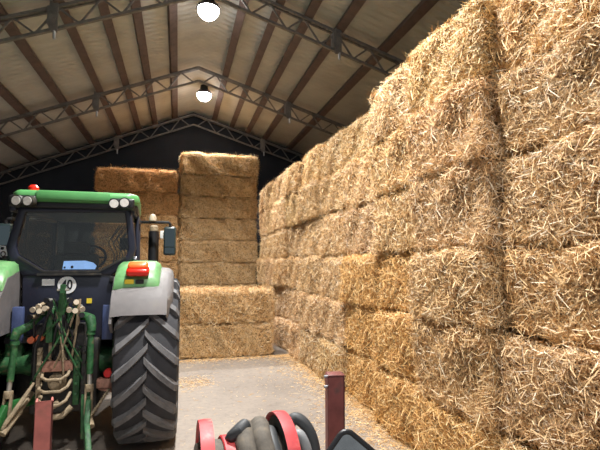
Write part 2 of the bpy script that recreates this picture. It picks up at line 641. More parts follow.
ROWN = ['bottom row', 'second row up', 'third row up', 'fourth row up', 'fifth row up', 'top row']
COLN = ['nearest column', 'second column back', 'third column back', 'fourth column back', 'fifth column back', 'sixth column back',
        'seventh column back', 'eighth column back', 'ninth column back', 'farthest column']
PITCHZ, PITCHY = .662, 1.12
GOLD = {(2, 3), (0, 2), (1, 2), (0, 3), (1, 3), (2, 2), (0, 1)}
PROUD = {(1, 0): -.10, (0, 0): -.16, (0, 1): -.15, (0, 2): -.06, (2, 1): -.19, (4, 1): -.17, (3, 1): -.14, (1, 1): -.15,
         (5, 1): -.13, (2, 0): -.02, (3, 0): -.03, (4, 0): -.01, (5, 0): .0, (5, 3): .10, (4, 3): .05, (5, 2): -.06, (4, 2): -.05,
         (3, 2): -.02, (2, 2): .03, (3, 3): .06, (2, 3): -.03, (1, 3): .04, (1, 2): -.05}
TOPF = (1.0, 1.0, 1.03, .86, .93, .97, .88, .96, .92, .97)
HZS = []
for k in range(10):
    j = [0] + [r * PITCHZ + rng.uniform(-.022, .022) for r in range(1, 6)]
    HZS.append(j)
for k in range(10):
    for r in range(6):
        y = 1.73 + PITCHY * (k + .5)
        front = 2.36 - (y - 2) * .012 + PROUD.get((r, k), rng.uniform(-.07, .07))
        g = rng.uniform(.92, 1.06)
        tint = (g, g * rng.uniform(.965, 1.0), g * rng.uniform(.95, 1.06))
        if (r, k) in GOLD:
            tint = (1.04, .93, .72)
        f = ((HZS[k][r + 1] if r < 5 else HZS[k][r] + PITCHZ) - HZS[k][r]) / PITCHZ
        if r == 5:
            f *= TOPF[k]
        bale((front + HX, y, HZ * f + .005 + HZS[k][r]), 'straw bale end in the long right stack, %s, %s' % (ROWN[r], COLN[k]),
             'bales of the long right stack', tint, 0, (1, 1, f), r == 5)
for i, nm in enumerate(('lower', 'upper')):
    bale((.79, 9.15 + HY, HZ + .005 + i * .665), '%s straw bale of the low stack at the end of the open floor' % nm,
         'bales of the low stack', (.98, .93, .86), -.02 + .012 * i, (1, 1, 1), i == 1)
RT = ['bottom', 'second', 'third', 'fourth', 'fifth', 'sixth', 'seventh', 'topmost']
for r in range(8):
    bale((1.13 + rng.uniform(-.03, .03), 13.05 + HY + rng.uniform(-.04, .04), .31 + r * .63),
         '%s straw bale from the floor in the tall back stack beside the right stack' % RT[r] if r < 7 else 'topmost straw bale of the tall back stack under the farther lamp',
         'bales of the tall back right stack', (.93, .90, .86), rng.uniform(-.008, .008), (.975, 1, .958), r == 7)
for r in range(7):
    tint = (1.0, .80, .62) if r > 4 else (.95, .84, .72)
    bale((-1.10 + rng.uniform(-.03, .03), 13.05 + HY + rng.uniform(-.04, .04), .315 + r * .64),
         ('%s straw bale from the floor in the back stack behind the tractor cab' % RT[r]) if r < 6 else 'topmost rusty straw bale of the back stack behind the tractor cab',
         'bales of the back stack behind the tractor', tint, rng.uniform(-.008, .008), (.95, 1, .975), r == 6)

# loose straw on the floor
def floor_straw():
    rs = np.random.RandomState(5)
    pts = []
    n = 15000
    y = rs.uniform(1.8, 9.2, n)
    x = 2.42 - (y - 2) * .012 - rs.exponential(.16, n)
    pts.append(np.stack([x, y], 1))
    n = 2600
    y = rs.uniform(2.2, 5.5, n)
    pts.append(np.stack([2.4 - rs.exponential(.45, n), y], 1))
    n = 2600
    x = rs.uniform(-.4, 2.3, n)
    pts.append(np.stack([x, 9.12 - rs.exponential(.13, n)], 1))
    n = 600
    pts.append(np.stack([rs.uniform(-.1, 2.3, n), rs.uniform(2.2, 9.1, n)], 1))
    n = 700
    a = rs.normal(0, 1, (n, 2))
    pts.append(np.array([.25, 7.4]) + a * np.array([.18, .22]))
    p = np.concatenate(pts)
    p = p[(p[:, 0] > .06) & (p[:, 0] < 2.5)]
    k = len(p)
    h = np.clip(.03 * np.exp(-(2.38 - p[:, 0]) / .12), 0, .05) * rs.uniform(0, 1, k)
    P = np.stack([p[:, 0], p[:, 1], .004 + h], 1)
    N = np.tile([0, 0, 1.], (k, 1))
    th = rs.uniform(0, 6.28, k)
    T = np.stack([np.cos(th), np.sin(th), np.zeros(k)], 1)
    L = np.clip(rs.lognormal(math.log(.048), .4, k), .02, .16)
    V, Q = ribbons(P, N, T, L, rs.uniform(.002, .0048, k), rs, np.abs(rs.normal(0, .06, k)), np.abs(rs.normal(.003, .003, k)))
    V[:, 2] = np.maximum(V[:, 2], .002)
    o = bpy.data.objects.new('loose_straw', mesh_np('loose_straw', V, Q, M['straw']))
    o.color = (1, .93, .82, 1)
    COL.objects.link(o)
    tag(o, 'loose straw scattered on the concrete floor along the stacks', 'straw', None, 'stuff')
floor_straw()

# ------------------------------------------------------------------ tractor (own coordinates: x right, y forward, rear axle over the origin)
TO = (-1.07, 5.25, 0)
tr = thing('tractor', TO, 'green tractor seen from behind with black cab, grey fenders and rear hitch', 'tractor')
LOCAL[0] = True

def wheel(name, cx, cy, rad, wid, nl, sgn):
    """tyre with chevron lugs, rim with disc; parent part is the tyre"""
    h = wid / 2
    rc = rad - .045
    prof = [(rad * .56, -h * .8), (rad * .62, -h * .98), (rad * .8, -h * 1.0), (rc * .965, -h * .93), (rc * .99, -h * .6), (rc, 0),
            (rc * .99, h * .6), (rc * .965, h * .93), (rad * .8, h * 1.0), (rad * .62, h * .98), (rad * .56, h * .8)]
    ty = MB().lathe(prof, (cx, cy, rad), 'X', 72).build(name, 'rubber', tr, smooth=True)
    mb = MB()
    for side in (-1, 1):
        for i in range(nl):
            a0 = 2 * PI * (i + (.5 if side > 0 else 0)) / nl
            secs = []
            for s_ in (0, .12, .3, .55, .8, 1.0, 1.12):
                x = side * (-.015 + s_ * (h * .92))
                # angle grows downwards at the rear of the wheel: inverted V seen from behind
                a = a0 + (.05 * min(s_ / .12, 1) + .30 * max(0, s_ - .12) ** .9) * 1.0
                half = (.030 if s_ < .2 else .034) / rad * 1.0
                rt_ = rad - .012 * s_ ** 2 - (.05 if s_ > 1.05 else 0)
                rb = rc - .02 - (.10 if s_ > 1.05 else 0)
                q = []
                for da, rr in ((-half * 1.5, rb), (-half * .9, rt_), (half * .9, rt_), (half * 1.5, rb)):
                    aa = a + da
                    q.append(mb.bm.verts.new((cx + x, cy - rr * math.cos(aa), rad - rr * math.sin(aa))))
                secs.append(q)
            for A, B in zip(secs, secs[1:]):
                for j in range(4):
                    mb.bm.faces.new((A[j], A[(j + 1) % 4], B[(j + 1) % 4], B[j]))
            mb.bm.faces.new(secs[0])
            mb.bm.faces.new(secs[-1][::-1])
    mb.build('tread_lugs', 'lug', ty)
    rr = rad * .57
    rim = [(rr, -h * .8), (rr + .03, -h * .84), (rr - .03, -h * .7), (rr - .06, sgn * h * .1 - .02), (.17, sgn * h * .1 + .0), (.17, sgn * h * .1 + .03),
           (rr - .06, sgn * h * .1 + .04), (rr - .03, h * .7), (rr + .03, h * .84), (rr, h * .8)]
    MB().lathe(rim, (cx, cy, rad), 'X', 48).build('rim', 'yellow', ty, smooth=True)
    mb = MB().lathe([(.05, -.06), (.16, -.05), (.17, .05), (.1, .08)], (cx + sgn * h * .1, cy, rad), 'X', 24)
    for k in range(8):
        a = 2 * PI * k / 8
        mb.cyl((cx + sgn * (h * .1 + .02), cy + .13 * math.cos(a), rad + .13 * math.sin(a)), (cx + sgn * (h * .1 + .10), cy + .13 * math.cos(a), rad + .13 * math.sin(a)), .015, 6)
    mb.build('hub', 'yellow', ty)
    return ty
RAD = .85
for sg in (-1, 1):
    wheel('rear_wheel', .80 if sg > 0 else -.90, 0, RAD, .60, 21, sg)
    wheel('front_wheel', sg * .72, 2.45, .58, .42, 17, sg)

# body under the cab
mb = MB().box((0, .35, .74), (.62, 1.1, .72)).box((0, 1.4, .80), (.40, 1.4, .42))  # enlarged and black to stand for the dark shade under the tractor
mb.build('transmission', 'black_dusty', tr, bevel=.03)
for sg in (-1, 1):
    MB().lathe([(.17, .2), (.15, .3), (.11, .42), (.11, .52), (.14, .54)], (0, 0, RAD), 'X', 24).build('axle_housing', 'green_old_shaded', tr, smooth=True) if sg > 0 else \
        MB().lathe([(.17, -.2), (.15, -.3), (.11, -.42), (.11, -.62), (.14, -.64)], (0, 0, RAD), 'X', 24).build('axle_housing', 'green_old_shaded', tr, smooth=True)
MB().tube([(-.6, 2.45, .58), (.6, 2.45, .58)], .09, 12).build('front_axle', 'green', tr)
mb = MB()
mb.prism([(1.25, .95), (3.1, .95), (3.2, 1.25), (3.05, 1.5), (1.25, 1.66)], 'X', -.36, .36)
hood = mb.build('hood', 'green', tr, bevel=.06, seg=3)
MB().box((0, 2.0, .75), (.5, 1.6, .5)).build('engine_shade_block', 'black_dusty', tr, bevel=.03)  # engine block added to shade the floor below the hood
MB().box((0, 3.2, 1.15), (.5, .05, .34)).build('grille', 'black', hood, bevel=.02)

# ---- fenders
def fender(sg):
    n = 13
    secs = []
    for i in range(n):
        th = R(145 - (145 - 35) * i / (n - 1))
        dr = -.06 * max(0, (i - 9) / 3) - (.05 if i == 0 else 0)
        row = []
        edge = [(.47, .80), (.47, .935), (.58, .96), (.76, .965), (.90, .965), (.975, .955), (1.015, .925), (1.03, .87), (1.03, .77)]
        pinch = .05 * max(0, 1 - i / 2)
        for x, r in edge:
            rr = r + dr
            xx = x - (pinch if x > 1.0 else 0)
            row.append((sg * xx, rr * math.cos(th), .85 + rr * math.sin(th)))
        secs.append(row)
    mb = MB()
    V = [[mb.bm.verts.new(p) for p in row] for row in secs]
    for a, b_ in zip(V, V[1:]):
        for j in range(len(a) - 1):
            mb.bm.faces.new((a[j], a[j + 1], b_[j + 1], b_[j]))
    # thickness
    g = bmesh.ops.solidify(mb.bm, geom=list(mb.bm.faces), thickness=.02)
    f = mb.build('rear_fender', 'fender', tr, smooth=True)
    # green moulded cap with tail lamp on the upper rear of the fender
    pr = []
    mb = MB()
    rows = []
    for i, (thd, lift) in enumerate(((127, .0), (125.5, .045), (122, .085), (116, .115), (106, .12), (95, .095), (86, .05), (80, .0))):
        th = R(thd)
        row = []
        for x, e in ((.465, .0), (.475, .6), (.51, .9), (.62, 1.), (.75, 1.), (.84, .95), (.885, .65), (.905, .0)):
            rr = .945 + lift * e
            row.append(mb.bm.verts.new((sg * x, rr * math.cos(th), .85 + rr * math.sin(th))))
        rows.append(row)
    for a, b_ in zip(rows, rows[1:]):
        for j in range(len(a) - 1):
            mb.bm.faces.new((a[j], a[j + 1], b_[j + 1], b_[j]))
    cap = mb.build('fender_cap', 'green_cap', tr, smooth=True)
    th = R(120)
    c = Vector((sg * .69, 1.075 * math.cos(th), .85 + 1.075 * math.sin(th)))
    rot = Matrix.Rotation(R(122 - 90) * .55, 3, 'X')
    MB().box(c, (.215, .15, .075), rot).build('tail_lamp', 'red_lens', cap, bevel=.03, seg=3)
    c2 = c + rot @ Vector((0, .02, .05))
    MB().box(c2, (.19, .12, .06), rot).build('indicator_lamp', 'orange_lens', cap, bevel=.03, seg=3)
    th = R(124.5)
    c = Vector((sg * .66, 1.005 * math.cos(th), .85 + 1.005 * math.sin(th)))
    MB().box(c + Vector((-.045, -.004, 0)), (.085, .02, .045), rot).build('reflector_sticker', 'sticker_yellow', cap, bevel=.005)
    MB().box(c + Vector((.05, -.004, 0)), (.08, .02, .045), rot).build('reflector_sticker', 'black', cap, bevel=.005)
    # inner mud wall and step panel
    MB().prism([(-.60, 1.20), (-.74, 1.30), (-.66, 1.5), (-.45, 1.72), (0, 1.80), (.6, 1.6), (.85, 1.2)], 'X', sg * .475 - .012, sg * .475 + .012).build('fender_side', 'fender_shaded', f)
    MB().prism([(.30, .42), (1.75, .42), (1.8, .98), (.30, .98)], 'X', *sorted((sg * .33, sg * .58))).build('tank_shade_box', 'black_dusty', tr, bevel=.04)  # side boxes added to keep lamp light off the floor under the tractor
    MB().box((sg * .40, -.32, 1.27), (.10, .05, .34)).build('step_panel', 'panel_blue', tr, bevel=.012)
for sg in (-1, 1):
    fender(sg)

# ---- cab
outer = [(-.50, 2.43), (.57, 2.45), (.63, 2.02), (.60, 1.90), (.40, 1.73), (-.44, 1.73), (-.57, 1.90), (-.60, 2.02)]
inner = [(-.44, 2.375), (.51, 2.40), (.555, 2.02), (.535, 1.935), (.27, 1.785), (-.245, 1.785), (-.48, 1.935), (-.51, 2.02)]
cab = MB().frame(outer, inner, 'Y', -.14, -.05).build('cab_frame', 'navy', tr, bevel=.014, seg=2)
MB().prism([(a * .995, c * 1.0) for a, c in inner], 'Y', -.108, -.098).build('rear_window', 'glass', cab)
mb = MB()
for a, b_ in zip(inner[3:7], inner[4:7]):
    mb.bar((a[0], -.148, a[1] - .012), (b_[0], -.148, b_[1] - .012), .012, .02)
mb.build('window_seal', 'black_dusty', cab)
LW = [(-.46, 1.76), (.42, 1.76), (.42, 1.12), (-.34, 1.12), (-.46, 1.3)]
LW = [(-.44, 1.735), (.41, 1.735), (.40, 1.2), (.30, 1.08), (-.30, 1.08), (-.42, 1.2)]
low = MB().prism(LW, 'Y', -.13, .0).build('cab_rear_panel', 'navy', tr, bevel=.012)
mb = MB()
for x0, x1 in ((-.30, .30),):
    mb.box(((x0 + x1) / 2, -.15, 1.745), (x1 - x0, .03, .022))
mb.build('panel_ledge', 'black_dusty', low)
MB().box((.44, -.14, 1.69), (.12, .05, .06)).build('panel_bracket', 'black_dusty', low, bevel=.01)
# corner posts, doors, windscreen
for sg, px in ((-1, -.60), (1, .63)):
    mb = MB()
    mb.bar((sg * .57, -.09, 2.42), (sg * .53, 1.35, 2.42), .07)
    mb.bar((sg * .54, 1.35, 1.2), (sg * .52, 1.38, 2.42), .06)
    mb.bar((sg * .61, -.09, 1.92), (sg * .62, .5, 1.05), .06)
    mb.bar((sg * .62, .5, 1.05), (sg * .54, 1.35, 1.05), .06)
    mb.bar((sg * .585, .42, 2.42), (sg * .62, .42, 1.3), .045)
    mb.build('cab_post', 'navy', tr, bevel=.012)
    mb = MB()
    P = [(sg * .59, -.05, 2.40), (sg * .53, 1.33, 2.40), (sg * .54, 1.33, 1.1), (sg * .61, .52, 1.08), (sg * .61, -.05, 1.95)]
    Q = [(x - sg * .008, y, z) for x, y, z in P]
    mb._add(P + Q, [(0, 1, 2, 3, 4), (9, 8, 7, 6, 5)] + [(i, (i + 1) % 5, 5 + (i + 1) % 5, 5 + i) for i in range(5)])
    mb.build('side_window', 'glass', tr)
MB().prism([(-.51, 2.40), (.51, 2.40), (.52, 1.25), (.30, 1.2), (-.30, 1.2), (-.52, 1.25)], 'Y', 1.37, 1.38).build('windscreen', 'glass', tr)
MB().prism([(-.58, -.1), (.58, -.1), (.60, .5), (.52, 1.34), (-.52, 1.34), (-.60, .5)], 'Z', 1.06, 1.12).build('cab_floor', 'black', tr)
# roof
poly = [(-.51, -.22), (-.575, -.10), (-.60, .5), (-.56, 1.3), (-.44, 1.5), (.44, 1.5), (.56, 1.3), (.62, .5), (.65, -.10), (.58, -.22)]
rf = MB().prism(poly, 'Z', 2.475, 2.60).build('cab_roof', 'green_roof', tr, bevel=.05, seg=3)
MB().prism([(x * .97, y * .97 + .015) for x, y in poly], 'Z', 2.42, 2.48).build('roof_liner', 'black', rf, bevel=.01)
MB().box((.02, -.215, 2.545), (.70, .05, .10)).build('roof_visor', 'green_roof', rf, bevel=.02)
for x0, x1, sgl in ((.415, .515, 0), (-.375, -.475, -1)):
    xm = (x0 + x1) / 2
    bz = MB().box((xm + .02 * (1 if sgl == 0 else -1), -.215, 2.48), (.25, .06, .115)).build('lamp_bezel', 'black', rf, bevel=.025, seg=3)
    for x in (x0, x1):
        z = 2.475 + (.012 if x == x1 and sgl == 0 else 0)
        d = Vector((-.35 if sgl else 0, -1, -.05)).normalized()
        c = Vector((x, -.25, z))
        MB().cyl(c - d * .03, c + d * .03, .056, 20).build('lamp_housing', 'black_dusty' if sgl else 'black', bz, smooth=True)
        MB().cyl(c + d * .031, c + d * .037, .044, 20).build('lamp_lens', 'lens', bz)
MB().lathe([(.05, 0), (.05, .05), (.03, .075)], (-.40, -.05, 2.595), 'Z', 16).build('beacon', 'red_lens', rf, smooth=True)
# inside the cab
st = MB().box((.0, .35, 1.45), (.46, .44, .14)).build('driver_seat', 'seat', tr, bevel=.05, seg=3)
MB().box((0, .15, 1.74), (.44, .12, .46), Matrix.Rotation(R(-8), 3, 'X')).build('seat_back', 'seat', st, bevel=.05, seg=3)
MB().box((0, .12, 2.02), (.26, .08, .14)).build('headrest', 'seat', st, bevel=.035, seg=3)
MB().box((0, .35, 1.25), (.34, .36, .28)).build('seat_base', 'black', st)
bd = [(-.01, 1.795), (.30, 1.795), (.315, 1.83), (.28, 1.865), (.20, 1.885), (.0, 1.88)]
MB().prism([(x - .07, z) for x, z in bd], 'Y', -.1145, -.1095).build('window_sticker', 'blue_board', cab)
MB().cyl((.01, -.1165, 1.82), (.01, -.1146, 1.82), .014, 10).cyl((-.06, -.1165, 1.815), (-.06, -.1146, 1.815), .01, 10).build('sticker_mark', 'ink', cab)
pts = [(.19 * math.cos(a), .86 + .08 * math.sin(a), 1.93 + .15 * math.sin(a)) for a in [2 * PI * i / 20 for i in range(20)]]
MB().tube(pts, .016, 8, True).bar((-.19, .86, 1.93), (.19, .86, 1.93), .02).bar((0, .86, 1.93), (0, 1.1, 1.4), .05).build('steering_wheel', 'black', tr)
MB().box((.42, .5, 1.55), (.18, .7, .2)).build('side_console', 'black', tr, bevel=.03)
MB().box((.46, .75, 2.1), (.2, .04, .15)).bar((.46, .75, 2.04), (.5, .7, 1.6), .02).build('monitor', 'black', tr, bevel=.008)
mb = MB()
for k in range(6):
    x = .34 + .03 * k
    mb.tube([(x, .3, 1.7), (x + .02, .31, 1.95 + .03 * (k % 3)), (x - .05, .33, 2.1 + .04 * (k % 2)), (x + .06, .34, 2.3)], .006, 5)
mb.build('cab_cable', 'black', tr)

# ---- exhaust, mirrors
ex = MB().cyl((.72, 1.6, .95), (.72, 1.6, 2.32), .072, 20).build('exhaust_pipe', 'black', tr, smooth=True)
MB().lathe([(.05, 0), (.058, .01), (.058, .07), (.04, .09)], (.72, 1.6, 2.32), 'Z', 16).build('exhaust_tip', 'dusty', ex, smooth=True)
MB().bar((.50, 1.5, 1.3), (.72, 1.6, 1.3), .08).build('exhaust_bracket', 'black', ex)
for sg, mx in ((1, .95), (-1, 1.08)):
    ma = MB().tube([(sg * .52, 1.35, 2.40), (sg * .56, 1.33, 2.43), (sg * (mx - .02), 1.3, 2.43), (sg * mx, 1.3, 2.41), (sg * mx, 1.3, 2.06)], .02, 8).build('mirror_arm', 'black', tr, smooth=True)
    hs = MB().box((sg * mx, 1.30, 2.17), (.165, .06, .40)).build('mirror_housing', 'mirror_back', ma, bevel=.03, seg=3)
    MB().box((sg * mx, 1.266, 2.215), (.13, .006, .25)).build('mirror_glass', 'mirror_glass', hs)
    MB().box((sg * mx, 1.266, 2.035), (.13, .006, .08)).build('wide_mirror_glass', 'mirror_glass', hs)
MB().box((.85, 1.36, 2.26), (.07, .04, .11)).build('arm_lamp', 'lens', ma and tr, bevel=.01)
MB().lathe([(.035, 0), (.05, .01), (.05, .05), (.035, .09), (.01, .105)], (.715, 1.31, 2.44), 'Z', 20).build('roof_beacon', 'beige', tr, smooth=True)
# plate with two round marks left of the cab
pl = MB().box((-.775, .30, 1.985), (.13, .012, .125)).build('marker_plate', 'white', tr, bevel=.004)
MB().bar((-.72, .31, 1.98), (-.58, .45, 1.98), .025).build('plate_bracket', 'black', pl)
mb = MB()
mb.tube([(-.76 + .022 * math.cos(a), .292, 1.958 + .026 * math.sin(a)) for a in [2 * PI * i / 14 for i in range(14)]], .006, 5, True)
mb.cyl((-.77, .293, 2.02), (-.77, .290, 2.02), .017, 10)
mb.build('plate_mark', 'ink', pl)

# ---- stickers on the rear panel, speed disc reading 40
def text(body, name, loc, size, mat, parent, w=1.0):
    cu = bpy.data.curves.new(name, 'FONT')
    cu.body = body
    cu.size = size
    cu.align_x = 'CENTER'
    cu.align_y = 'CENTER'
    cu.extrude = .0015
    cu.offset = size * .018
    tmp = bpy.data.objects.new(name, cu)
    COL.objects.link(tmp)
    dg = bpy.context.evaluated_depsgraph_get()
    me = bpy.data.meshes.new_from_object(tmp.evaluated_get(dg))
    bpy.data.objects.remove(tmp)
    for v in me.vertices:
        x, y, z = v.co
        v.co = (loc[0] + x * w, loc[1] - z, loc[2] + y)
    me.materials.clear()
    me.materials.append(M[mat])
    o = bpy.data.objects.new(name, me)
    COL.objects.link(o)
    o.parent = parent
    return o
sd = MB().cyl((-.025, -.14, 1.635), (-.025, -.132, 1.635), .088, 32).build('speed_sign', 'white', low)
text('40', 'sign_number', (-.025, -.1425, 1.635), .135, 'ink', sd, .8)
MB().box((-.20, -.134, 1.665), (.115, .006, .065)).build('paper_sticker', 'white', low)
MB().box((.19, -.134, 1.47), (.05, .006, .05)).build('square_sticker', 'sticker_yellow', low)

# ---- rear hitch
X0 = -.03
# rear casting and drawbar frame
mb = MB().box((X0, -.24, .95), (.44, .12, .62)).box((X0, -.22, 1.28), (.30, .14, .2))
mb.build('hitch_casting', 'black_dusty', tr, bevel=.02)
# top link
mb = MB()
mb.tube([(X0 + .05, -.50, 1.61), (X0 + .045, -.47, 1.50), (X0 + .03, -.42, 1.36), (X0 + .02, -.36, 1.10)], [.026, .032, .04, .046], 10)
mb.box((X0 + .05, -.50, 1.615), (.04, .05, .08))
tl = mb.build('top_link', 'green_old_shaded', tr, smooth=True)
MB().cyl((X0 + .0, -.50, 1.605), (X0 + .10, -.50, 1.605), .012, 8).build('link_pin', 'steel', tl)
mb = MB().bar((X0 + .075, -.36, 1.42), (X0 + .075, -.36, 1.1), .07, .1).bar((X0 - .075, -.36, 1.42), (X0 - .075, -.36, 1.1), .06, .1)
mb.build('top_link_bracket', 'green_old_shaded', tr, bevel=.012)
# lift arms with rods
for sg in (-1, 1):
    if sg < 0:
        A, K = (X0 - .08, -.26, 1.42), (X0 - .34, -.46, 1.20)
        D, E_ = (X0 - .37, -.50, .56), (X0 - .47, -.72, .18)
    else:
        A, K = (X0 + .10, -.26, 1.34), (X0 + .30, -.44, 1.27)
        D, E_ = (X0 + .315, -.50, .56), (X0 + .36, -.70, .16)
    la = MB()
    if sg > 0:
        la.tube([A, (X0 + .24, -.36, 1.335), (X0 + .285, -.42, 1.32), K, (X0 + .31, -.46, 1.20)], [.042, .04, .05, .045, .036], 10)
    else:
        la.tube([A, (X0 - .16, -.34, 1.36), (X0 - .24, -.42, 1.27), (X0 - .33, -.46, 1.22), (X0 - .35, -.47, 1.15)], [.03, .026, .036, .048, .038], 10)
    la.build('lift_arm', 'green_old_shaded', tr, smooth=True)
    rod = MB()
    top = Vector((K[0], K[1] - .01, K[2] - .06))
    Dv = Vector(D)
    m1, m2 = top.lerp(Dv, .62), top.lerp(Dv, .78)
    rod.tube([top, top.lerp(Dv, .06), top.lerp(Dv, .07), m1], [.04, .04, .03, .03], 12)
    rd = rod.build('lift_rod', 'green_old_shaded', tr, smooth=True)
    MB().cyl(m1, m2, .022, 12).build('piston', 'steel', rd, smooth=True)
    mb = MB().cyl(m2 + Vector((0, 0, .01)), m2.lerp(Dv, .4), .04, 10)
    for dx in (-.026, .026):
        mb.bar(m2 + Vector((dx, 0, -.02)), Dv + Vector((dx, -.02, -.12)), .018, .05)
    mb.build('rod_fork', 'dusty', rd, bevel=.004)
    # lower link
    root = (X0 + sg * .20, -.10, .52)
    mb = MB()
    if sg < 0:
        mb.bar(root, D, .05, .09).bar(D, (X0 - .42, -.68, .36), .05, .10).bar((X0 - .42, -.68, .36), (X0 - .56, -.98, .16), .055, .11)
        ll = mb.build('lower_link', 'green', tr, bevel=.012)
    else:
        mb.bar(root, D, .05, .09).bar(D, (X0 + .33, -.66, .38), .05, .09).bar((X0 + .33, -.66, .38), (X0 + .40, -.92, .18), .05, .1)
        ll = mb.build('lower_link', 'green_old_shaded', tr, bevel=.012)
    e = (X0 - .56, -.98, .16) if sg < 0 else (X0 + .40, -.92, .18)
    MB().lathe([(.028, -.035), (.06, -.035), (.06, .035), (.028, .035)], e, 'X', 20, True).build('link_ball', 'dusty', ll, smooth=True)
    # check chain / stabiliser
    s0, s1 = Vector((X0 + sg * .22, -.30, .62)), Vector((X0 + sg * .36, -.62, .36))
    mb = MB().cyl(s0, s0.lerp(s1, .5), .024, 8).cyl(s0.lerp(s1, .45), s1, .034, 8)
    mb.build('stabiliser', 'dusty', tr, smooth=True)
# diagonal pale rods seen on the left
MB().tube([(X0 - .18, -.42, .74), (X0 - .24, -.50, .62), (X0 - .33, -.60, .46), (X0 - .36, -.62, .40)], [.012, .02, .022, .014], 8).build('levelling_rod', 'dusty', tr, smooth=True)
# upright guide bars of the pickup hitch
for x, m_, w_ in ((X0 - .155, 'dusty', .04), (X0 + .175, 'green_old_shaded', .055), (X0 + .235, 'black_dusty', .04)):
    mb = MB().bar((x, -.36, 1.05), (x, -.36, .50), w_, .05)
    for k in range(5):
        mb.cyl((x, -.40, 1.0 - k * .1), (x, -.375, 1.0 - k * .1), .02, 8)
    mb.build('guide_bar', m_, tr, bevel=.006)
pp = MB().box((X0 + .005, -.38, .875), (.27, .03, .10)).build('cross_plate', 'rust_plate', tr, bevel=.008)
# clevis loops and hooks
mb = MB()
for z, wd, dp in ((.80, .24, .05), (.70, .26, .09), (.58, .25, .10)):
    mb.tube([(X0 - wd / 2, -.38, z + .02), (X0 - wd / 2 + .01, -.40 - dp, z - .01), (X0 - wd / 4, -.43 - dp, z - .03), (X0 + wd / 4, -.43 - dp, z - .03),
             (X0 + wd / 2 - .01, -.40 - dp, z + .0), (X0 + wd / 2, -.38, z + .04)], .015, 8)
mb.build('hitch_hoop', 'dusty', tr, smooth=True)
mb = MB().lathe([(.03, -.12), (.05, -.10), (.05, 0), (.085, .02), (.085, .06)], (X0 + .0, -.36, .72), 'Y', 20)
mb.build('power_take_off', 'dusty', tr, smooth=True)
mb = MB().tube([(X0 - .10, -.42, .47), (X0 - .02, -.46, .42), (X0 + .08, -.46, .43), (X0 + .15, -.42, .50)], .028, 8).cyl((X0 + .02, -.52, .54), (X0 + .02, -.40, .54), .026, 10)
mb.build('drawbar_hook', 'dusty', tr, smooth=True)
MB().bar((X0 + .27, -.48, .62), (X0 + .285, -.50, .22), .055, .05).build('drop_leg', 'green_old_shaded', tr, bevel=.01)
mb = MB()
rr = random.Random(3)
mb.box((X0 + .05, -.36, 1.0), (.07, .05, .15)).box((X0 - .07, -.35, 1.02), (.03, .03, .2)).cyl((X0 + .05, -.40, 1.02), (X0 + .05, -.37, 1.02), .02, 8)
mb.build('valve_block', 'dusty', tr, bevel=.006)
# hydraulic couplers with dust caps, hoses
for side in (-1, 1):
    for i in range(3):
        for j in range(2):
            c = Vector((X0 + side * (.085 + .055 * i), -.40 - .02 * j, 1.50 - .035 * i - .075 * j))
            d = Vector((side * rr.uniform(.1, .5), -1, rr.uniform(-.3, .4))).normalized()
            cp = MB().cyl(c + d * -.03, c + d * .055, .021, 10).build('coupler', 'dusty' if (i + j) % 2 else 'steel', tr, smooth=True)
            MB().cyl(c + d * .056, c + d * .075, .026, 10).build('dust_cap', 'beige' if (i + j) % 3 else 'black', cp, smooth=True)
for i in range(16):
    x0, x1 = X0 + rr.uniform(-.2, .2), X0 + rr.uniform(-.24, .26)
    z0, z1 = rr.uniform(1.36, 1.5), rr.uniform(.7, 1.15)
    mb = MB().tube([(x0, -.34, z0), (x0 + .03, -.44, z0 + .02), ((x0 + x1) / 2 + rr.uniform(-.06, .06), -.46, (z0 + z1) / 2), (x1, -.38, z1)], .010, 6)
    mb.build('hydraulic_hose', ('black', 'dusty', 'green_old_shaded', 'black')[i % 4], tr, smooth=True)
for k, x in enumerate((-.23, -.155)):
    MB().lathe([(.03, -.05), (.035, -.02), (.035, .02), (.02, .03)], (X0 + x, -.36, 1.13 + .02 * k), 'Y', 14).build('outlet_cap', 'copper', tr, smooth=True)
MB().cyl((X0 + .445, -.30, .76), (X0 + .445, -.23, .76), .04, 14).build('red_knob', 'red', tr, smooth=True)
mb = MB().box((X0 + .42, -.24, .66), (.16, .10, .09)).bar((X0 + .36, -.24, .62), (X0 + .50, -.24, .58), .05)
mb.build('side_bracket', 'rust_plate', tr, bevel=.01)
MB().tube([(X0 + .34, -.58, .44), (X0 + .40, -.5, .52), (X0 + .47, -.36, .62)], .014, 6).build('support_stay', 'dusty', tr)
for sg in (-1, 1):
    MB().box((sg * .50, -.02, 1.02), (.16, .12, .5)).build('axle_bracket', 'green_old_shaded', tr, bevel=.015)
LOCAL[0] = False
# ------------------------------------------------------------------ things close to the camera
def steel_post(x, y, top, w, mat, label, pegs, lean=0):
    t = thing('steel_post', (x, y, 0), label, 'post')
    rot = Matrix.Rotation(lean, 3, 'Z')
    mb = MB()
    # open channel section: web and two flanges
    for c, d in (((0, -w * .44, 0), (w, w * .12, 1)), ((-w * .44, 0, 0), (w * .12, w, 1)), ((w * .44, 0, 0), (w * .12, w, 1))):
        v = rot @ Vector(c)
        mb.box((x + v.x, y + v.y, top / 2 + .005), (d[0], d[1], top - .01), rot)
    mb.build('upright', mat, t, bevel=.003)
    MB().box((x, y, .006), (.2, .2, .012)).build('base_plate', mat, t, bevel=.002)
    if pegs:
        MB().box((x + .004, y, top), (w * 1.02, w * 1.02, .012), rot).build('top_cap', mat, t, bevel=.003)
        for z in (top - .005, top - .055):
            MB().cyl((x - w * .5 - .018, y - .01, z), (x - w * .3, y - .01, z), .007, 8).build('peg', 'galv', t)
    return t
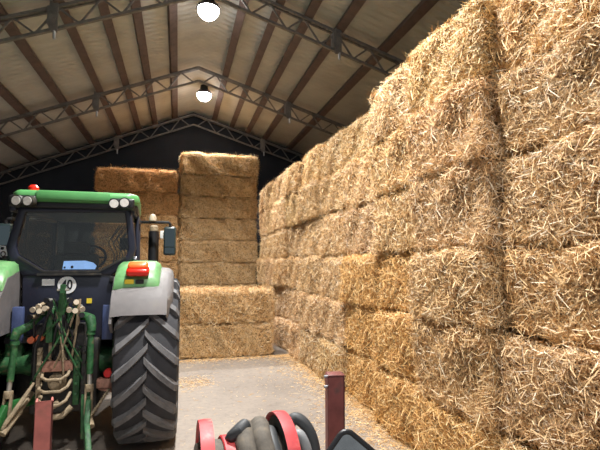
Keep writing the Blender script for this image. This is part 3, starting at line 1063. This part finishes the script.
steel_post(.787, 2.24, 1.285, .082, 'post', 'dark brown steel post standing before the right stack', True, -.12)
steel_post(-.549, 2.24, 1.262, .066, 'post_red', 'rust red steel post standing in front of the tractor hitch', False, .2)

# hose reel on a low stand
rx, ry, rz = .385, 2.28, .842
reel = thing('hose_reel', (rx, ry, 0), 'red flanged hose reel with dusty hose between the two steel posts', 'hose reel')
rot = Matrix.Rotation(R(5), 3, 'Z')
def RP(x, y, z):
    v = rot @ Vector((x, y, z))
    return (rx + v.x, ry + v.y, rz + v.z)
def rlathe(prof, mat, name, par, n=48, closed=False):
    mb = MB()
    mb.lathe(prof, (0, 0, 0), 'X', n, closed)
    for v in mb.bm.verts:
        c = Vector(v.co)
        if FR[0]:
            c = Matrix.Rotation(FR[0], 3, 'Z') @ (c - Vector((FX[0], 0, 0))) + Vector((FX[0], 0, 0))
        v.co = Vector(RP(*c))
    return mb.build(name, mat, par, smooth=True)
FR, FX = [0], [0]
# drum
rlathe([(.05, -.30), (.155, -.28), (.165, -.2), (.155, -.12), (.165, -.05), (.155, .05), (.165, .12), (.14, .16), (.05, .2)], 'hose_dusty', 'drum', reel)
rlathe([(.172, -.165), (.178, -.16), (.178, -.115), (.172, -.11)], 'reel_red', 'drum_band', reel)
# flanges: deep rims with a dished disc
for x, s_ in ((-.243, -1), (.135, 1)):
    FR[0] = R(-4) if s_ < 0 else 0
    FX[0] = x
    fl = rlathe([(.245, -.027 + x), (.257, -.031 + x), (.26, 0 + x), (.257, .031 + x), (.245, .027 + x), (.24, .01 + x), (.06, .012 + x), (.06, -.012 + x), (.24, -.01 + x)], 'reel_red', 'flange', reel, 56, True)
    rlathe([(.055, x - .016), (.238, x - .016), (.238, x - .012), (.055, x - .012)], 'black_dusty', 'flange_disc', fl, 48, True)
    rlathe([(.055, x + .016), (.238, x + .016), (.238, x + .012), (.055, x + .012)], 'black_dusty', 'flange_disc', fl, 48, True)
FR[0] = 0
# wound hose coils
def coil(x0, x1, r, th, mat, a0=-200, a1=160, name='hose_coil', squash=1.0):
    n = 40
    pts = []
    for i in range(n + 1):
        t = i / n
        a = R(a0 + (a1 - a0) * t)
        pts.append(RP(x0 + (x1 - x0) * t + .012 * math.sin(3 * a), r * math.sin(a), r * math.cos(a) * squash))
    return MB().tube(pts, th, 12).build(name, mat, reel, smooth=True)
coil(-.085, -.025, .192, .046, 'hose_dusty')
coil(.01, .04, .198, .047, 'hose_dusty')
coil(.078, .086, .165, .03, 'hose_dark')
MB().tube([RP(-.15, .0, .155), RP(-.125, -.04, .19), RP(-.09, -.05, .215), RP(-.05, -.02, .232)], [.01, .028, .034, .03], 10).build('hose_end', 'hose_dark', reel, smooth=True)
# hoses leaving on the right
def arc_hose(pts, th, mat):
    # smooth a polyline
    P = [Vector(p) for p in pts]
    for _ in range(3):
        Q = [P[0]]
        for a, b_ in zip(P, P[1:]):
            Q += [a.lerp(b_, .25), a.lerp(b_, .75)]
        P = Q + [P[-1]]
    MB().tube(P, th, 12).build('outlet_hose', mat, reel, smooth=True)
arc_hose([RP(.17, .0, .16), RP(.20, .02, .225), RP(.25, -.01, .21), RP(.30, -.03, .12), RP(.315, -.04, -.05), RP(.31, -.02, -.40), RP(.30, .0, -.80)], .030, 'hose_dark')
arc_hose([RP(.17, -.04, .10), RP(.20, -.05, .165), RP(.215, -.07, .165), RP(.245, -.09, .09), RP(.262, -.10, -.08), RP(.27, -.10, -.40), RP(.27, -.08, -.80)], .026, 'hose_light')
# axle and stand
MB().cyl(RP(-.36, 0, 0), RP(.24, 0, 0), .03, 12).build('axle', 'black_dusty', reel, smooth=True)
for x in (-.335, .225):
    mb = MB()
    for y in (-.15, .26):
        mb.bar(RP(x, 0, .03), RP(x, y, -rz + .03), .04)
    mb.bar(RP(x, -.17, -rz + .022), RP(x, .3, -rz + .022), .05, .04)
    mb.build('stand_leg', 'reel_red', reel, bevel=.005)
MB().bar(RP(-.335, .2, -rz + .05), RP(.225, .2, -rz + .05), .035).build('stand_tie', 'reel_red', reel)

# black framed mirror on an arm
mx, my = .90, 2.0
def mirror_pt(u, v):
    # in-plane coordinates of the mirror, metres
    return mc + mu * u + mv * v
mc = Vector((.735, 1.85, .985))
mu = Vector((.97, -.16, -.0)).normalized()
mv = Vector((.04, .25, 1)).normalized()
mir = thing('vehicle_mirror', (mc.x, mc.y + .05, 0), 'black rimmed vehicle mirror before the dark brown post, at the bottom edge', 'mirror')
def rrect(w, h, r, n=6):
    out = []
    for cx, cy, a0 in ((w - r, h - r, 0), (-w + r, h - r, 90), (-w + r, -h + r, 180), (w - r, -h + r, 270)):
        for i in range(n + 1):
            a = R(a0 + 90 * i / n)
            out.append((cx + r * math.cos(a), cy + r * math.sin(a)))
    return out
tw = R(-40)
def rp(p):
    return (p[0] * math.cos(tw) - p[1] * math.sin(tw), p[0] * math.sin(tw) + p[1] * math.cos(tw))
nrm = mu.cross(mv).normalized()
def plate(poly, lo, hi, name, mat, par, bev=0):
    mb = MB()
    n = len(poly)
    a = [mb.bm.verts.new(mirror_pt(*rp(p)) + nrm * lo) for p in poly]
    b_ = [mb.bm.verts.new(mirror_pt(*rp(p)) + nrm * hi) for p in poly]
    mb.bm.faces.new(a[::-1])
    mb.bm.faces.new(b_)
    for i in range(n):
        mb.bm.faces.new((a[i], a[(i + 1) % n], b_[(i + 1) % n], b_[i]))
    return mb.build(name, mat, par, bevel=bev)
hs = plate(rrect(.135, .115, .045), -.03, 0, 'housing', 'black', mir, .008)
pts = [mirror_pt(*rp(p)) for p in rrect(.128, .108, .04)]
MB().tube(pts, .012, 8, True).build('rim', 'black', hs, smooth=True)
plate(rrect(.122, .102, .035), 0.0, .004, 'mirror_glass', 'glass_pale', hs)
b0 = mirror_pt(0, -.02) - nrm * .03
MB().tube([b0, b0 + Vector((.0, .05, -.02)), (mc.x, mc.y + .05, .80), (mc.x, mc.y + .05, .01)], .016, 10).build('arm', 'black', mir, smooth=True)
MB().lathe([(.09, 0), (.09, .012), (.03, .03), (.02, .04)], (mc.x, mc.y + .05, 0), 'Z', 24).build('foot', 'black', mir, smooth=True)

# ------------------------------------------------------------------ colour management
S.view_settings.view_transform = 'Standard'
S.view_settings.look = 'None'
S.view_settings.gamma = 1
S.view_settings.exposure = 0
S.cycles.use_denoising = True
S.cycles.denoising_prefilter = 'FAST'
S.cycles.max_bounces = 8
S.cycles.diffuse_bounces = 4
S.cycles.transparent_max_bounces = 16
S.cycles.sample_clamp_indirect = 6
